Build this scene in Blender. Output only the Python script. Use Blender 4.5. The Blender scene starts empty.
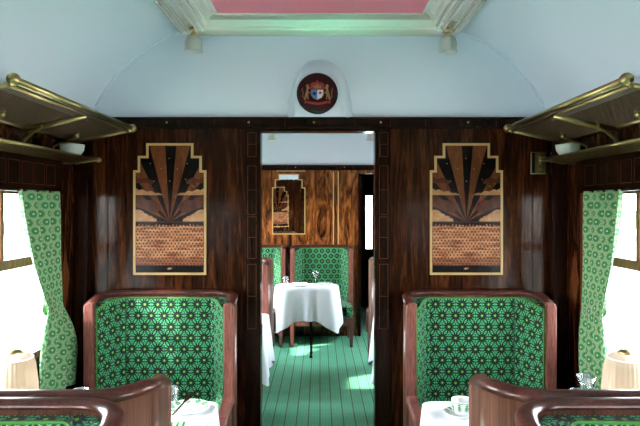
import bpy, math, random
from mathutils import Vector, Matrix
random.seed(7)
PI = math.pi
S = bpy.context.scene
COL = S.collection

# ------------------------------------------------------------------ camera, world, light
EYE = 1.60
cd = bpy.data.cameras.new('camera'); cam = bpy.data.objects.new('camera', cd); COL.objects.link(cam)
cam.location = (0, 0, EYE); cam.rotation_euler = (PI/2, 0, 0)
cd.sensor_width = 36; cd.lens = 560/640*36; cd.shift_y = -7/640; cd.clip_start = .02
S.camera = cam
S.view_settings.view_transform = 'Standard'; S.view_settings.look = 'None'
S.view_settings.gamma = 1; S.view_settings.use_curve_mapping = False
S.view_settings.exposure = 0.12
S.cycles.max_bounces = 12; S.cycles.diffuse_bounces = 8; S.cycles.transparent_max_bounces = 16; S.cycles.sample_clamp_indirect = 12
w = bpy.data.worlds.new('sky'); S.world = w; w.use_nodes = True
wn = w.node_tree; bg = wn.nodes['Background']
tc = wn.nodes.new('ShaderNodeTexCoord'); sp = wn.nodes.new('ShaderNodeSeparateXYZ'); rp = wn.nodes.new('ShaderNodeValToRGB')
wn.links.new(tc.outputs['Generated'], sp.inputs[0]); wn.links.new(sp.outputs['Z'], rp.inputs[0])
rp.color_ramp.elements[0].color = (1.0, .97, .93, 1); rp.color_ramp.elements[1].color = (.74, .88, 1.0, 1)
rp.color_ramp.elements[1].position = .5
mr_ = wn.nodes.new('ShaderNodeMapRange'); wn.links.new(sp.outputs['X'], mr_.inputs['Value'])   # brighter half of the sky on the sunny left side
mr_.inputs['From Min'].default_value = -1; mr_.inputs['From Max'].default_value = 1; mr_.inputs['To Min'].default_value = 1.15; mr_.inputs['To Max'].default_value = .65
vm_ = wn.nodes.new('ShaderNodeVectorMath'); vm_.operation = 'SCALE'; wn.links.new(rp.outputs[0], vm_.inputs[0]); wn.links.new(mr_.outputs[0], vm_.inputs['Scale'])
wn.links.new(vm_.outputs[0], bg.inputs['Color']); bg.inputs['Strength'].default_value = 34.0
def light(name, kind, loc, rot, energy, color=(1, 1, 1), **kw):
    d = bpy.data.lights.new(name, kind); d.energy = energy; d.color = color
    for k, v in kw.items(): setattr(d, k, v)
    o = bpy.data.objects.new(name, d); COL.objects.link(o); o.location = loc; o.rotation_euler = rot
    return o
light('sun', 'SUN', (-6, 3, 6), (0, math.radians(-54), math.radians(28)), 22.0, (1, .96, .88), angle=math.radians(2.5))
# windows of the carriage: (centre y, half length)
WINS = [(-1.9, .65), (.25, .66), (2.30, .66), (4.25, .62), (5.95, .62)]
WZ0, WZ1 = .86, 1.685
def portal(x, y, hl, s):
    d = bpy.data.lights.new('daylight_portal', 'AREA'); d.shape = 'RECTANGLE'; d.size = WZ1-WZ0; d.size_y = 2*hl
    d.energy = 1; d.cycles.is_portal = True
    o = bpy.data.objects.new('daylight_portal', d); COL.objects.link(o)
    o.location = (x, y, (WZ0+WZ1)/2); o.rotation_euler = (0, PI/2 if s > 0 else -PI/2, 0)
for cy, hl in WINS:
    for s in (-1, 1): portal(s*1.50, cy, hl, s)

# ------------------------------------------------------------------ node helpers
class T:
    def __init__(s, name):
        s.m = bpy.data.materials.new(name); s.m.use_nodes = True; s.t = s.m.node_tree; s.n = s.t.nodes
        s.b = s.n['Principled BSDF']
    def put(s, sock, v):
        if hasattr(v, 'is_output'): s.t.links.new(v, sock)
        else: sock.default_value = v
    def math(s, op, a, b=0.0, c=None):
        n = s.n.new('ShaderNodeMath'); n.operation = op; s.put(n.inputs[0], a); s.put(n.inputs[1], b)
        if c is not None: s.put(n.inputs[2], c)
        return n.outputs[0]
    def add(s, a, b): return s.math('ADD', a, b)
    def sub(s, a, b): return s.math('SUBTRACT', a, b)
    def mul(s, a, b): return s.math('MULTIPLY', a, b)
    def div(s, a, b): return s.math('DIVIDE', a, b)
    def lt(s, a, b): return s.math('LESS_THAN', a, b)
    def gt(s, a, b): return s.math('GREATER_THAN', a, b)
    def xyz(s, kind='Object', scale=(1, 1, 1), loc=(0, 0, 0)):
        t = s.n.new('ShaderNodeTexCoord'); m = s.n.new('ShaderNodeMapping'); m.inputs['Scale'].default_value = scale
        m.inputs['Location'].default_value = loc
        s.t.links.new(t.outputs[kind], m.inputs[0]); return m.outputs[0]
    def sep(s, v):
        n = s.n.new('ShaderNodeSeparateXYZ'); s.t.links.new(v, n.inputs[0]); return n.outputs
    def noise(s, vec, scale=5, detail=4, rough=.5, dist=0):
        n = s.n.new('ShaderNodeTexNoise'); s.t.links.new(vec, n.inputs['Vector'])
        n.inputs['Scale'].default_value = scale; n.inputs['Detail'].default_value = detail
        n.inputs['Roughness'].default_value = rough; n.inputs['Distortion'].default_value = dist
        return n.outputs[0]
    def ramp(s, fac, stops, const=False):
        n = s.n.new('ShaderNodeValToRGB'); s.put(n.inputs[0], fac); e = n.color_ramp.elements
        if const: n.color_ramp.interpolation = 'CONSTANT'
        while len(e) < len(stops): e.new(.5)
        for k, (p, c) in enumerate(stops): e[k].position = p; e[k].color = (*c, 1)
        return n.outputs[0]
    def mix(s, f, a, b):
        n = s.n.new('ShaderNodeMix'); n.data_type = 'RGBA'; s.put(n.inputs[0], f)
        for i, v in ((6, a), (7, b)):
            s.put(n.inputs[i], (*v, 1) if isinstance(v, tuple) else v)
        return n.outputs[2]
    def bump(s, h, strength=.2, dist=.01):
        n = s.n.new('ShaderNodeBump'); n.inputs['Strength'].default_value = strength; n.inputs['Distance'].default_value = dist
        s.put(n.inputs['Height'], h); s.t.links.new(n.outputs[0], s.b.inputs['Normal'])
    def base(s, v): s.put(s.b.inputs['Base Color'], (*v, 1) if isinstance(v, tuple) else v); return s
    def set(s, **k):
        for a, v in k.items(): s.put(s.b.inputs[a.replace('_', ' ')], v)
        return s
def plain(name, c, rough=.5, metal=0.0, coat=0.0):
    t = T(name); t.base(c)
    if max(c) < .08: t.b.inputs['Specular IOR Level'].default_value = .12
    t.set(Roughness=rough, Metallic=metal)
    if coat: t.b.inputs['Coat Weight'].default_value = coat; t.b.inputs['Coat Roughness'].default_value = .06
    v = t.noise(t.xyz(), 30, 3); t.bump(v, .03, .002)
    return t.m
def wood(name, dark, mid, lite, scale=(14, 14, 1.3), rough=.28, coat=.6, figure=2.2, kind='Object', streak=.5, spec=.25):
    t = T(name)
    v = t.xyz(kind, scale)
    big = t.noise(v, 1.0, 5, .6, figure)
    fine = t.noise(t.xyz(kind, tuple(a*6 for a in scale)), 1.5, 4, .6, .6)
    f = t.add(t.mul(big, 1-streak), t.mul(fine, streak))
    c = t.ramp(f, [(.36, dark), (.50, mid), (.66, lite)])
    t.base(c); t.set(Roughness=rough); t.b.inputs['Coat Weight'].default_value = coat; t.b.inputs['Coat Roughness'].default_value = .07; t.b.inputs['Specular IOR Level'].default_value = spec
    t.bump(fine, .04, .002)
    return t.m
def fabric(name, kind, a, ground, black, line, dot, speck, rough=.85):
    """woven rosettes on a hexagonal grid; a = spacing in metres of the unwrapped cloth"""
    t = T(name); t_ = t
    n = t.n.new('ShaderNodeUVMap'); o = t.sep(n.outputs[0]); u, v = o[0], o[1]
    b = a*1.70
    def cell(du, dv):
        x = t.sub(t.mul(t.math('FRACT', t.add(t.div(u, a), du)), a), a/2)
        y = t.sub(t.mul(t.math('FRACT', t.add(t.div(v, b), dv)), b), b/2)
        r = t.math('SQRT', t.add(t.mul(x, x), t.mul(y, y)))
        return x, y, t.div(r, a)
    x1, y1, r1 = cell(100.0, 100.0); x2, y2, r2 = cell(100.5, 100.5)
    k = t.lt(r2, r1)
    pick = lambda p, q: t.add(t.mul(p, t.sub(1.0, k)), t.mul(q, k))
    x, y, r = pick(x1, x2), pick(y1, y2), t.math('MINIMUM', r1, r2)
    ang = t.math('ARCTAN2', y, x)
    pet = t.math('COSINE', t.mul(ang, 12.0)); six = t.math('COSINE', t.mul(ang, 6.0))
    # network between rosettes
    ringA = t.math('COMPARE', r, t.add(.455, t.mul(six, -.03)), .024)
    ringB = t.math('COMPARE', r, .50, .018)
    dots = t.math('MAXIMUM', t.mul(ringA, t.gt(pet, -.45)), t.mul(ringB, t.gt(pet, .3)))
    spokes = t.mul(t.mul(t.gt(r, .30), t.lt(r, .43)), t.gt(pet, .80))
    core = t.gt(t.add(t.mul(pet, -.05), t.sub(.36, r)), 0.0)
    c = t.mix(core, ground, black)
    c = t.mix(spokes, c, line)
    c = t.mix(dots, c, line)
    c = t.mix(t.mul(t.math('COMPARE', r, .565, .03), t.gt(six, -.2)), c, speck)
    if kind == 'UV': c = t.mix(t.math('COMPARE', r, .135, .02), c, ground)
    c = t.mix(t.lt(r, .085), c, dot)
    nz = t.noise(t.xyz('Object'), 400, 2)
    c = t.mix(t.mul(nz, .25), c, black)
    t.base(c); t.set(Roughness=rough); t.b.inputs['Sheen Weight'].default_value = .08
    t.bump(nz, .25, .002)
    return t.m

M = {}
M['rosewood'] = wood('dark_rosewood_veneer', (.0035, .0012, .0008), (.022, .0062, .0022), (.085, .026, .008), (11, 11, 1.0), .16, .02, 2.8, streak=.35, spec=.08)
M['rosewood_dark'] = wood('deep_rosewood_trim', (.003, .0012, .0010), (.010, .0035, .0020), (.030, .010, .005), (20, 20, 1.2), .2, .02, 1.5, spec=.08)
M['figured'] = wood('daylit_figured_walnut_veneer', (.012, .0035, .0012), (.12, .034, .008), (.36, .12, .028), (7, 7, 1.4), .25, .1, 3.2, streak=.25)  # figured walnut, lightened: the far room's stronger daylight is put into the colour
M['mahogany'] = wood('polished_mahogany', (.085, .024, .018), (.16, .052, .040), (.25, .09, .07), (16, 16, 1.5), .35, .25, 1.0, streak=.7)
M['rim'] = wood('dark_mahogany_rim', (.028, .008, .006), (.055, .016, .012), (.10, .030, .022), (9, 9, 9), .3, .25, .8)
M['shell'] = wood('striped_walnut_shell', (.045, .018, .010), (.115, .050, .030), (.20, .095, .060), (26, 26, .5), .35, .3, .5, streak=.5)
M['string'] = plain('pale_gold_stringing', (.44, .27, .10), .4)
M['string_dark'] = plain('amber_stringing', (.075, .026, .010), .4)
M['ebony'] = plain('ebony_veneer', (.004, .003, .003), .2, 0, .0)
M['ray'] = wood('walnut_ray_inlay', (.05, .014, .006), (.105, .032, .012), (.17, .055, .02), (40, 40, 5), .2, .02, .6, spec=.1)
M['ray_red'] = wood('reddish_cloud_inlay', (.03, .007, .004), (.065, .018, .009), (.10, .03, .012), (40, 40, 12), .2, .02, .6, spec=.1)
M['cloud'] = wood('tan_cloud_inlay', (.20, .075, .028), (.33, .15, .06), (.46, .24, .11), (12, 12, 30), .35, .1, .4)
M['brass'] = plain('aged_brass', (.50, .38, .17), .28, 1.0)
M['rack'] = plain('dull_rack_brass', (.38, .30, .13), .28, 1.0)
M['net'] = plain('woven_brass_netting', (.11, .07, .035), .5, .5)
M['silverleaf'] = plain('silvered_moulding', (.84, .80, .75), .26, .7)
M['chrome'] = plain('polished_cutlery_steel', (.7, .7, .7), .15, 1.0)
M['china'] = plain('white_china', (.85, .86, .84), .15, 0, .3)
M['greenline'] = plain('green_china_pattern', (.03, .25, .07), .3)
M['piping'] = plain('bright_green_piping', (.045, .18, .02), .7)
M['greenfelt'] = plain('dark_green_braid', (.012, .10, .03), .8)
M['maroon'] = plain('black_maroon_lacquer', (.018, .003, .004), .15, 0, .6)
M['gold'] = plain('gold_paint', (.27, .14, .05), .4)
M['red'] = plain('red_enamel', (.25, .010, .012), .35)
M['blue'] = plain('blue_enamel', (.06, .20, .55), .35)
M['white'] = plain('white_enamel', (.75, .72, .75), .35)
M['black'] = plain('black_iron', (.01, .01, .01), .4)
M['ceil'] = plain('pale_blue_white_ceiling_paint', (.67, .74, .835), .42)
M['ceilside'] = M['ceil']
M['pink'] = plain('rose_pink_laylight_panel', (.72, .17, .24), .35)
M['frost'] = plain('frosted_lamp_glass', (.66, .70, .64), .35); 
b_ = M['frost'].node_tree.nodes['Principled BSDF']; b_.inputs['Transmission Weight'].default_value = .35
M['mirror'] = plain('mirror_glass', (.9, .9, .9), .01, 1.0)
M['cream'] = plain('cream_wall_paint', (.6, .6, .5), .6)
def make_cloth():
    t = T('white_damask'); t.base((.80, .83, .86)); t.set(Roughness=.8)
    t.bump(t.noise(t.xyz(), 60, 3), .1, .003); return t.m
M['cloth'] = make_cloth()
M['seat'] = fabric('green_rosette_moquette', 'UV', .073, (.004, .065, .022), (.0010, .006, .003), (.10, .58, .26), (.22, .55, .06), (.10, .04, .035))
M['curtain'] = fabric('green_and_cream_curtain', 'drape', .046, (.36, .42, .24), (.025, .19, .06), (.035, .21, .07), (.58, .52, .52), (.05, .25, .09), .9)
def make_carpet():
    t = T('mint_striped_carpet'); o = t.sep(t.xyz()); x, y = o[0], o[1]
    fx = t.math('FRACT', t.add(t.div(x, .0875), 100.5)); stripe = t.math('COMPARE', fx, .5, .055)
    gx = t.math('FRACT', t.add(t.div(x, .0219), 100)); gy = t.math('FRACT', t.add(t.div(y, .03), 100))
    d = t.mul(t.math('COMPARE', gx, .5, .2), t.math('COMPARE', gy, .5, .2))
    n = t.noise(t.xyz(), 9, 3)
    c = t.mix(n, (.12, .58, .32), (.20, .70, .44))
    c = t.mix(t.mul(d, .6), c, (.50, .72, .55))
    c = t.mix(t.mul(stripe, .8), c, (.12, .20, .035))
    t.base(c); t.set(Roughness=.95); t.bump(t.noise(t.xyz(), 300, 2), .3, .004); return t.m
M['carpet'] = make_carpet()
def make_sea():
    t = T('mosaic_wave_marquetry'); o = t.sep(t.xyz('UV')); u, v = o[0], o[1]
    row = t.math('FLOOR', t.mul(v, 14)); off = t.mul(t.math('MODULO', row, 2.0), .5)
    fu = t.math('FRACT', t.add(t.mul(u, 19), off)); fv = t.math('FRACT', t.mul(v, 14))
    du = t.math('ABSOLUTE', t.sub(fu, .5))
    dark = t.lt(t.add(t.mul(du, 1.3), t.math('ABSOLUTE', t.sub(fv, .45))), .42)
    c = t.ramp(t.noise(t.xyz('UV', (3, 9, 1)), 1.5, 3), [(.35, (.15, .045, .02)), (.5, (.33, .13, .06)), (.62, (.42, .20, .10))])
    c = t.mix(t.mul(dark, .85), c, (.025, .009, .006))
    c = t.mix(t.mul(t.lt(v, .17), .6), c, (.10, .02, .01))
    t.base(c); t.set(Roughness=.25); t.b.inputs['Specular IOR Level'].default_value = .12
    return t.m
M['sea'] = make_sea()
def make_glass(name, refl=.10, tint=(1, 1, 1)):
    m = bpy.data.materials.new(name); m.use_nodes = True; t = m.node_tree; n = t.nodes; n.clear()
    out = n.new('ShaderNodeOutputMaterial'); mx = n.new('ShaderNodeMixShader'); tr = n.new('ShaderNodeBsdfTransparent'); gl = n.new('ShaderNodeBsdfGlossy')
    fr = n.new('ShaderNodeLayerWeight'); fr.inputs[0].default_value = .35
    ml = n.new('ShaderNodeMath'); ml.operation = 'MULTIPLY_ADD'; ml.inputs[1].default_value = .5; ml.inputs[2].default_value = refl
    t.links.new(fr.outputs['Fresnel'], ml.inputs[0]); t.links.new(ml.outputs[0], mx.inputs[0])
    tr.inputs[0].default_value = (*tint, 1); gl.inputs['Roughness'].default_value = .03
    t.links.new(tr.outputs[0], mx.inputs[1]); t.links.new(gl.outputs[0], mx.inputs[2]); t.links.new(mx.outputs[0], out.inputs[0])
    return m
M['pane'] = make_glass('window_glass', .0)
M['glass'] = make_glass('tumbler_glass', .06, (.94, .96, .96))
def make_shade():
    t = T('pleated_cream_shade'); t.base((.74, .66, .54)); t.set(Roughness=.8)
    t.b.inputs['Transmission Weight'].default_value = 0
    # thin translucent cloth
    tl = t.n.new('ShaderNodeBsdfTranslucent'); tl.inputs[0].default_value = (.22, .17, .11, 1)
    mx = t.n.new('ShaderNodeMixShader'); mx.inputs[0].default_value = .5
    t.t.links.new(t.b.outputs[0], mx.inputs[1]); t.t.links.new(tl.outputs[0], mx.inputs[2])
    t.t.links.new(mx.outputs[0], t.n['Material Output'].inputs[0]); return t.m
M['shade'] = make_shade()
def make_field():
    t = T('pale_field_grass'); c = t.ramp(t.noise(t.xyz('Object', (.05, .4, .4)), 1, 4), [(.3, (.24, .27, .18)), (.5, (.40, .41, .36)), (.7, (.55, .54, .53))])
    t.base(c); t.set(Roughness=.95); return t.m
M['field'] = make_field()
M['hedge'] = plain('hedge_leaves', (.06, .11, .03), .9)

# ------------------------------------------------------------------ mesh helpers
class MB:
    def __init__(s): s.v, s.f, s.uv, s.sm = [], [], [], []
    def face(s, idx, uvs=None, smooth=False):
        s.f.append(tuple(idx)); s.uv.append(uvs); s.sm.append(smooth)
    def pt(s, p): s.v.append(tuple(p)); return len(s.v)-1
    def quad_pts(s, pts, uvs=None, smooth=False): s.face([s.pt(p) for p in pts], uvs, smooth)
    def box(s, x0, x1, y0, y1, z0, z1):
        i = [s.pt(p) for p in ((x0,y0,z0),(x1,y0,z0),(x1,y1,z0),(x0,y1,z0),(x0,y0,z1),(x1,y0,z1),(x1,y1,z1),(x0,y1,z1))]
        for q in ((3,2,1,0),(4,5,6,7),(0,1,5,4),(1,2,6,5),(2,3,7,6),(3,0,4,7)): s.face([i[k] for k in q])
        return s
    def prism(s, poly, lo, hi, axis='z', smooth=False, uvside=False):
        """poly of 2D points extruded along an axis; axis 'y' reads poly as (x, z), 'x' as (y, z)"""
        def P(a, b, h): return {'z': (a, b, h), 'y': (a, h, b), 'x': (h, a, b)}[axis]
        n = len(poly); A = [s.pt(P(a, b, lo)) for a, b in poly]; B = [s.pt(P(a, b, hi)) for a, b in poly]
        s.face(A[::-1], [tuple(p) for p in poly[::-1]]); s.face(B, [tuple(p) for p in poly])
        L = 0
        for k in range(n):
            j = (k+1) % n; d = math.dist(poly[k], poly[j])
            s.face((A[k], A[j], B[j], B[k]), [(L, lo), (L+d, lo), (L+d, hi), (L, hi)], smooth); L += d
        return s
    def tube(s, pts, r, seg=8, closed=False, caps=True):
        pts = [Vector(p) for p in pts]; rs = r if isinstance(r, (list, tuple)) else [r]*len(pts)
        n = len(pts); rings = []; up = None
        for k in range(n):
            if closed: d = pts[(k+1) % n]-pts[k-1]
            else: d = pts[min(k+1, n-1)]-pts[max(k-1, 0)]
            d.normalize()
            if up is None: up = d.orthogonal().normalized()
            a = (up-d*up.dot(d)).normalized(); b = d.cross(a); up = a
            rings.append([s.pt(pts[k]+rs[k]*(a*math.cos(2*PI*i/seg)+b*math.sin(2*PI*i/seg))) for i in range(seg)])
        for k in range(n if closed else n-1):
            A, B = rings[k], rings[(k+1) % n]
            for i in range(seg): s.face((A[i], A[(i+1) % seg], B[(i+1) % seg], B[i]), None, True)
        if caps and not closed: s.face(rings[0][::-1]); s.face(rings[-1])
        return s
    def lathe(s, prof, c=(0, 0, 0), seg=24, caps=True, wob=None):
        rings = []
        for r, z in prof:
            rings.append([s.pt((c[0]+r*(wob(2*PI*i/seg, z) if wob else 1)*math.cos(2*PI*i/seg), c[1]+r*(wob(2*PI*i/seg, z) if wob else 1)*math.sin(2*PI*i/seg), c[2]+z)) for i in range(seg)])
        for A, B in zip(rings, rings[1:]):
            for i in range(seg): s.face((A[i], A[(i+1) % seg], B[(i+1) % seg], B[i]), None, True)
        if caps: s.face(rings[0][::-1]); s.face(rings[-1])
        return s
    def ball(s, c, r, seg=12, sz=1):
        return s.lathe([(r*math.sin(PI*k/8)+1e-5, -r*sz*math.cos(PI*k/8)) for k in range(9)], c, seg)
    def build(s, name, mat, parent=None, bevel=0, seg=2, loc=None, recalc=True, smooth_by=None):
        me = bpy.data.meshes.new(name); me.from_pydata(s.v, [], s.f)
        if any(s.uv):
            ul = me.uv_layers.new(name='UVMap'); li = 0
            for f, u in zip(s.f, s.uv):
                for k in range(len(f)):
                    ul.data[li].uv = u[k] if u else (s.v[f[k]][0], s.v[f[k]][2]); li += 1
        for p, q in zip(me.polygons, s.sm): p.use_smooth = q
        me.materials.append(mat)
        if recalc:
            import bmesh
            bm = bmesh.new(); bm.from_mesh(me); bmesh.ops.recalc_face_normals(bm, faces=bm.faces); bm.to_mesh(me); bm.free()
        o = bpy.data.objects.new(name, me); COL.objects.link(o)
        if parent: o.parent = parent
        if loc: o.location = loc
        if bevel:
            m = o.modifiers.new('bevel', 'BEVEL'); m.width = bevel; m.segments = seg; m.limit_method = 'ANGLE'; m.angle_limit = math.radians(40)
        return o
def tag(o, label=None, cat=None, group=None, kind=None):
    if label: o['label'] = label
    if cat: o['category'] = cat
    if group: o['group'] = group
    if kind: o['kind'] = kind
    return o
def empty(name, loc=(0, 0, 0), rz=0, label=None, cat=None, group=None):
    o = bpy.data.objects.new(name, None); COL.objects.link(o); o.location = loc; o.rotation_euler = (0, 0, rz)
    o.empty_display_size = .05
    return tag(o, label, cat, group)
def struct(mb, name, mat, parent=None, **k):
    o = mb.build(name, mat, parent, **k)
    if not parent: tag(o, kind='structure')
    return o
def dup(o, loc=None, rz=None, label=None, group=None, parent=None, skip=()):
    c = o.copy(); COL.objects.link(c)
    if parent: c.parent = parent
    if loc is not None: c.location = loc
    if rz is not None: c.rotation_euler = (0, 0, rz)
    if label: c['label'] = label
    if group: c['group'] = group
    for ch in list(o.children):
        if ch.name.split('.')[0] in skip: continue
        dup(ch, parent=c)
    return c
# ------------------------------------------------------------------ carriage shell
HW = 1.38; YB = -2.75; P1 = 3.20; P2 = 6.90; YE = 8.9; CZ = 2.10
PROF = [(0, 2.60), (.77, 2.60), (.86, 2.575), (.96, 2.525), (1.06, 2.455), (1.15, 2.365), (1.22, 2.275), (1.28, 2.18), (1.325, 2.08), (1.355, 1.98), (1.37, 1.92), (1.38, 1.86)]
full = [(-x, z) for x, z in PROF[::-1]] + PROF[1:]
mb = MB()
mb.box(-HW-.06, HW+.06, YB, YE, -.06, 0)
struct(mb, 'floor', M['carpet'])
mb = MB()
import bmesh
low = MB()
out = [(x*1.045, z+.06 if abs(x) < 1.2 else z) for x, z in full]
for k in range(len(full)-1):
    a, b, c, d = full[k], full[k+1], out[k+1], out[k]
    (low if max(a[1], b[1]) < 2.09 else mb).quad_pts([(a[0], YB, a[1]), (b[0], YB, b[1]), (b[0], YE, b[1]), (a[0], YE, a[1])], None, True)
    mb.quad_pts([(d[0], YB, d[1]), (c[0], YB, c[1]), (c[0], YE, c[1]), (d[0], YE, d[1])], None, False)
ce = struct(mb, 'ceiling', M['ceil'], recalc=False); struct(low, 'trim_30', M['rosewood'], recalc=False)
import bmesh
bm = bmesh.new(); bm.from_mesh(ce.data); bmesh.ops.remove_doubles(bm, verts=bm.verts, dist=1e-5); bm.to_mesh(ce.data); bm.free()
for s, nm in ((-1, 'left'), (1, 'right')):
    mb = MB(); x0, x1 = sorted((s*HW, s*(HW+.06)))
    mb.box(x0, x1, YB, YE, 0, WZ0); mb.box(x0, x1, YB, YE, WZ1, 1.87)
    edges = [YB]
    for cy, hl in WINS: edges += [cy-hl, cy+hl]
    edges.append(YE)
    for k in range(0, len(edges), 2):
        if edges[k+1]-edges[k] > .01: mb.box(x0, x1, edges[k], edges[k+1], WZ0, WZ1)
    struct(mb, 'wall_'+nm, M['rosewood'])
# partitions with doorway, then the lunette above
def arch_outline(n=28):
    """pointed round-headed arch over the crest, (x, z), from bottom left over the top to bottom right"""
    pts = []
    for k in range(n+1):
        t = -1+2*k/n
        x = .188*math.copysign(abs(t)**.9, t); z = CZ+.335*(1-abs(t)**2.3)**.62
        pts.append((x, z))
    return pts
def lunette(name, y, arch=True):
    mb = MB(); top = [(x, z) for x, z in full if z >= CZ-.03]
    top = [(max(-1.315, min(1.315, x)), max(z, CZ)) for x, z in top]
    if arch:
        A = arch_outline()
        left = [p for p in top if p[0] < -1e-6][:]; right = [p for p in top if p[0] > 1e-6]
        half = len(A)//2
        def strip(outer, inner):
            N = 24
            def res(pl):
                L = [0]
                for a, b in zip(pl, pl[1:]): L.append(L[-1]+math.dist(a, b))
                o = []
                for k in range(N+1):
                    d = L[-1]*k/N; j = 0
                    while j < len(L)-2 and L[j+1] < d: j += 1
                    f = (d-L[j])/max(1e-9, L[j+1]-L[j]); o.append(tuple(pl[j][i]+(pl[j+1][i]-pl[j][i])*f for i in (0, 1)))
                return o
            o, i = res(outer), res(inner)
            for k in range(N):
                mb.quad_pts([(o[k][0], y, o[k][1]), (o[k+1][0], y, o[k+1][1]), (i[k+1][0], y, i[k+1][1]), (i[k][0], y, i[k][1])])
        mid = (0, 2.60)
        strip(left+[mid], A[:half+1]); strip([mid]+right, A[half:])
        # recess: rings from the arch edge back to a flat bed for the disc
        R = []
        n = len(A)
        for q in range(7):
            f = q/6; dep = -.065*math.sin(f*PI/2)
            ring = []
            for k, (ax, az) in enumerate(A):
                th = PI*(1-k/(n-1)); cx, cz = .125*math.cos(th)-.012, max(CZ, 2.234+.125*math.sin(th*1.0))
                if k in (0, n-1): cz = CZ
                ff = f**1.0
                ring.append(mb.pt((ax+(cx-ax)*ff, y+dep, az+(cz-az)*ff)))
            R.append(ring)
        for a, b in zip(R, R[1:]):
            for k in range(n-1): mb.face((a[k], a[k+1], b[k+1], b[k]), None, True)
        mb.face(R[-1])
    else:
        mb.face([mb.pt((x, y, z)) for x, z in top])
    o = struct(mb, name, M['ceil'], recalc=False)
    return o
DL, DR, DZ = -.350, .325, 2.035
def partition(name, y0, y1, hx, hz, mat, x0=None):
    mb = MB()
    mb.box(-HW, DL, y0, y1, 0, CZ); mb.box(DR, HW, y0, y1, 0, CZ); mb.box(DL, DR, y0, y1, hz, CZ)
    return struct(mb, name, mat)
partition('wall_front', P1, P1+.06, None, DZ, M['rosewood'])
lunette('trim_1', P1); lun_b = lunette('trim_2', P1+.064, False)
lunette('trim_3', P2, False)
# lintel above wall between lunette sheets
# far wall: solid left part, opening to the vestibule at the right
mb = MB(); mb.box(-HW, .50, P2, P2+.06, 0, CZ); mb.box(.85, HW, P2, P2+.06, 0, CZ); mb.box(.50, .85, P2, P2+.06, 2.0, CZ)
struct(mb, 'wall_far', M['figured'])
mb = MB()
mb.box(-HW, .73, YE, YE+.06, 0, 2.6); mb.box(.83, HW, YE, YE+.06, 0, 2.6); mb.box(.73, .83, YE, YE+.06, 0, .92); mb.box(.73, .83, YE, YE+.06, 1.76, 2.6)
struct(mb, 'wall_end', M['rosewood_dark'])
struct(MB().box(.725, .835, YE+.02, YE+.026, .91, 1.77), 'window_11', M['pane'])
struct(MB().box(.44, .50, P2+.062, YE-.002, 0, 2.55), 'wall_vestibule', M['rosewood_dark'])
mb = MB(); mb.box(-HW-.06, HW+.06, YB-.06, YB, 0, 2.66); struct(mb, 'wall_back', M['rosewood'])
# cornices (dark band with brass screw heads) on both partitions
def cornice(n, y, s=-1, xs=()):
    mb = MB(); y0, y1 = sorted((y, y+s*.022)); mb.box(-1.31, 1.31, y0, y1, 2.048, 2.098)
    y2, y3 = sorted((y, y+s*.032)); mb.box(-1.31, 1.31, y2, y3, 2.092, 2.104)
    mb.box(-1.31, 1.31, y2, y3, 2.040, 2.052)
    c = struct(mb, 'trim_%d' % n, M['rosewood_dark'], bevel=.003)
    for x in xs:
        b = MB(); b.ball((x, y+s*.024, 2.075), .006, 8); b.build('screw_head', M['brass'], c)
    j = MB()
    for k in range(13):
        x = -1.2+.2*k; j.box(x-.0015, x+.0015, *sorted((y+s*.0215, y+s*.0225)), 2.053, 2.091)
    j.build('inlay_joint', M['string_dark'], c)
cornice(4, P1, -1, (-.87, -.405, -.035, .345, .84))
cornice(5, P2, -1, (-.3, .3))
# door surround with inlaid frieze panels
def surround(n, y, s, hx, hz):
    mb = MB()
    for q in (-1, 1):
        hx = abs(DL if q < 0 else DR); x0, x1 = sorted((q*hx, q*(hx+.075))); y0, y1 = sorted((y, y+s*.014)); mb.box(x0, x1, y0, y1, 0, 2.04)
    t = struct(mb, 'trim_%d' % n, M['rosewood_dark'], bevel=.002)
    g = MB(); ya, yb = sorted((y+s*.0145, y+s*.0155))
    for q in (-1, 1):
        hx = abs(DL if q < 0 else DR); xa, xb = q*(hx+.012), q*(hx+.063)
        for z0, z1 in ((1.55, 1.83), (1.30, 1.54), (1.88, 2.02), (.9, 1.27)):
            for a, b in ((xa, xa+q*.003), (xb-q*.003, xb)):
                g.box(*sorted((a, b)), ya, yb, z0, z1)
            for z in (z0, z1-.003, (z0+z1)/2): g.box(*sorted((xa, xb)), ya, yb, z, z+.003)
    g.build('stringing', M['string_dark'], t)
surround(6, P1, -1, None, DZ)
# jamb lining of the doorway
mb = MB()
for q in (-1, 1):
    DW = abs(DL if q < 0 else DR); x0, x1 = sorted((q*DW, q*(DW-.012))); mb.box(x0, x1, P1-.014, P1+.075, 0, DZ)
mb.box(DL, DR, P1-.014, P1+.075, DZ-.010, DZ)
door = struct(mb, 'door_1', M['rosewood_dark'])
# corner pilasters
for n, s in ((7, -1), (8, 1)):
    x0, x1 = sorted((s*1.30, s*1.379)); mb = MB().box(x0, x1, P1-.07, P1-.001, 0, 1.97)
    struct(mb, 'trim_%d' % n, M['rosewood_dark'], bevel=.008)
# diamond of lighter veneer on the piers between window and partition
for n, s in ((9, -1), (10, 1)):
    mb = MB(); X = s*(HW-.003); y, z = 3.03, 1.20
    mb.prism([(y, z-.16), (y+.05, z), (y, z+.16), (y-.05, z)], *sorted((X, s*(HW-.001))), axis='x')
    struct(mb, 'trim_%d' % n, M['ray'])
# moulding bead along the arc of the lunette
mb = MB(); mb.tube([(x, P1-.004, z-.006) for x, z in full if z > CZ], .008, 6); struct(mb, 'trim_11', M['ceil'])
# vertical brass-toned edge lines on the partition panels
mb = MB()
for q in (-1, 1):
    x = q*1.215; mb.box(x-.004, x+.004, P1-.006, P1-.0005, .2, 2.038)
struct(mb, 'trim_12', M['rosewood_dark'], bevel=.001)
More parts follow.
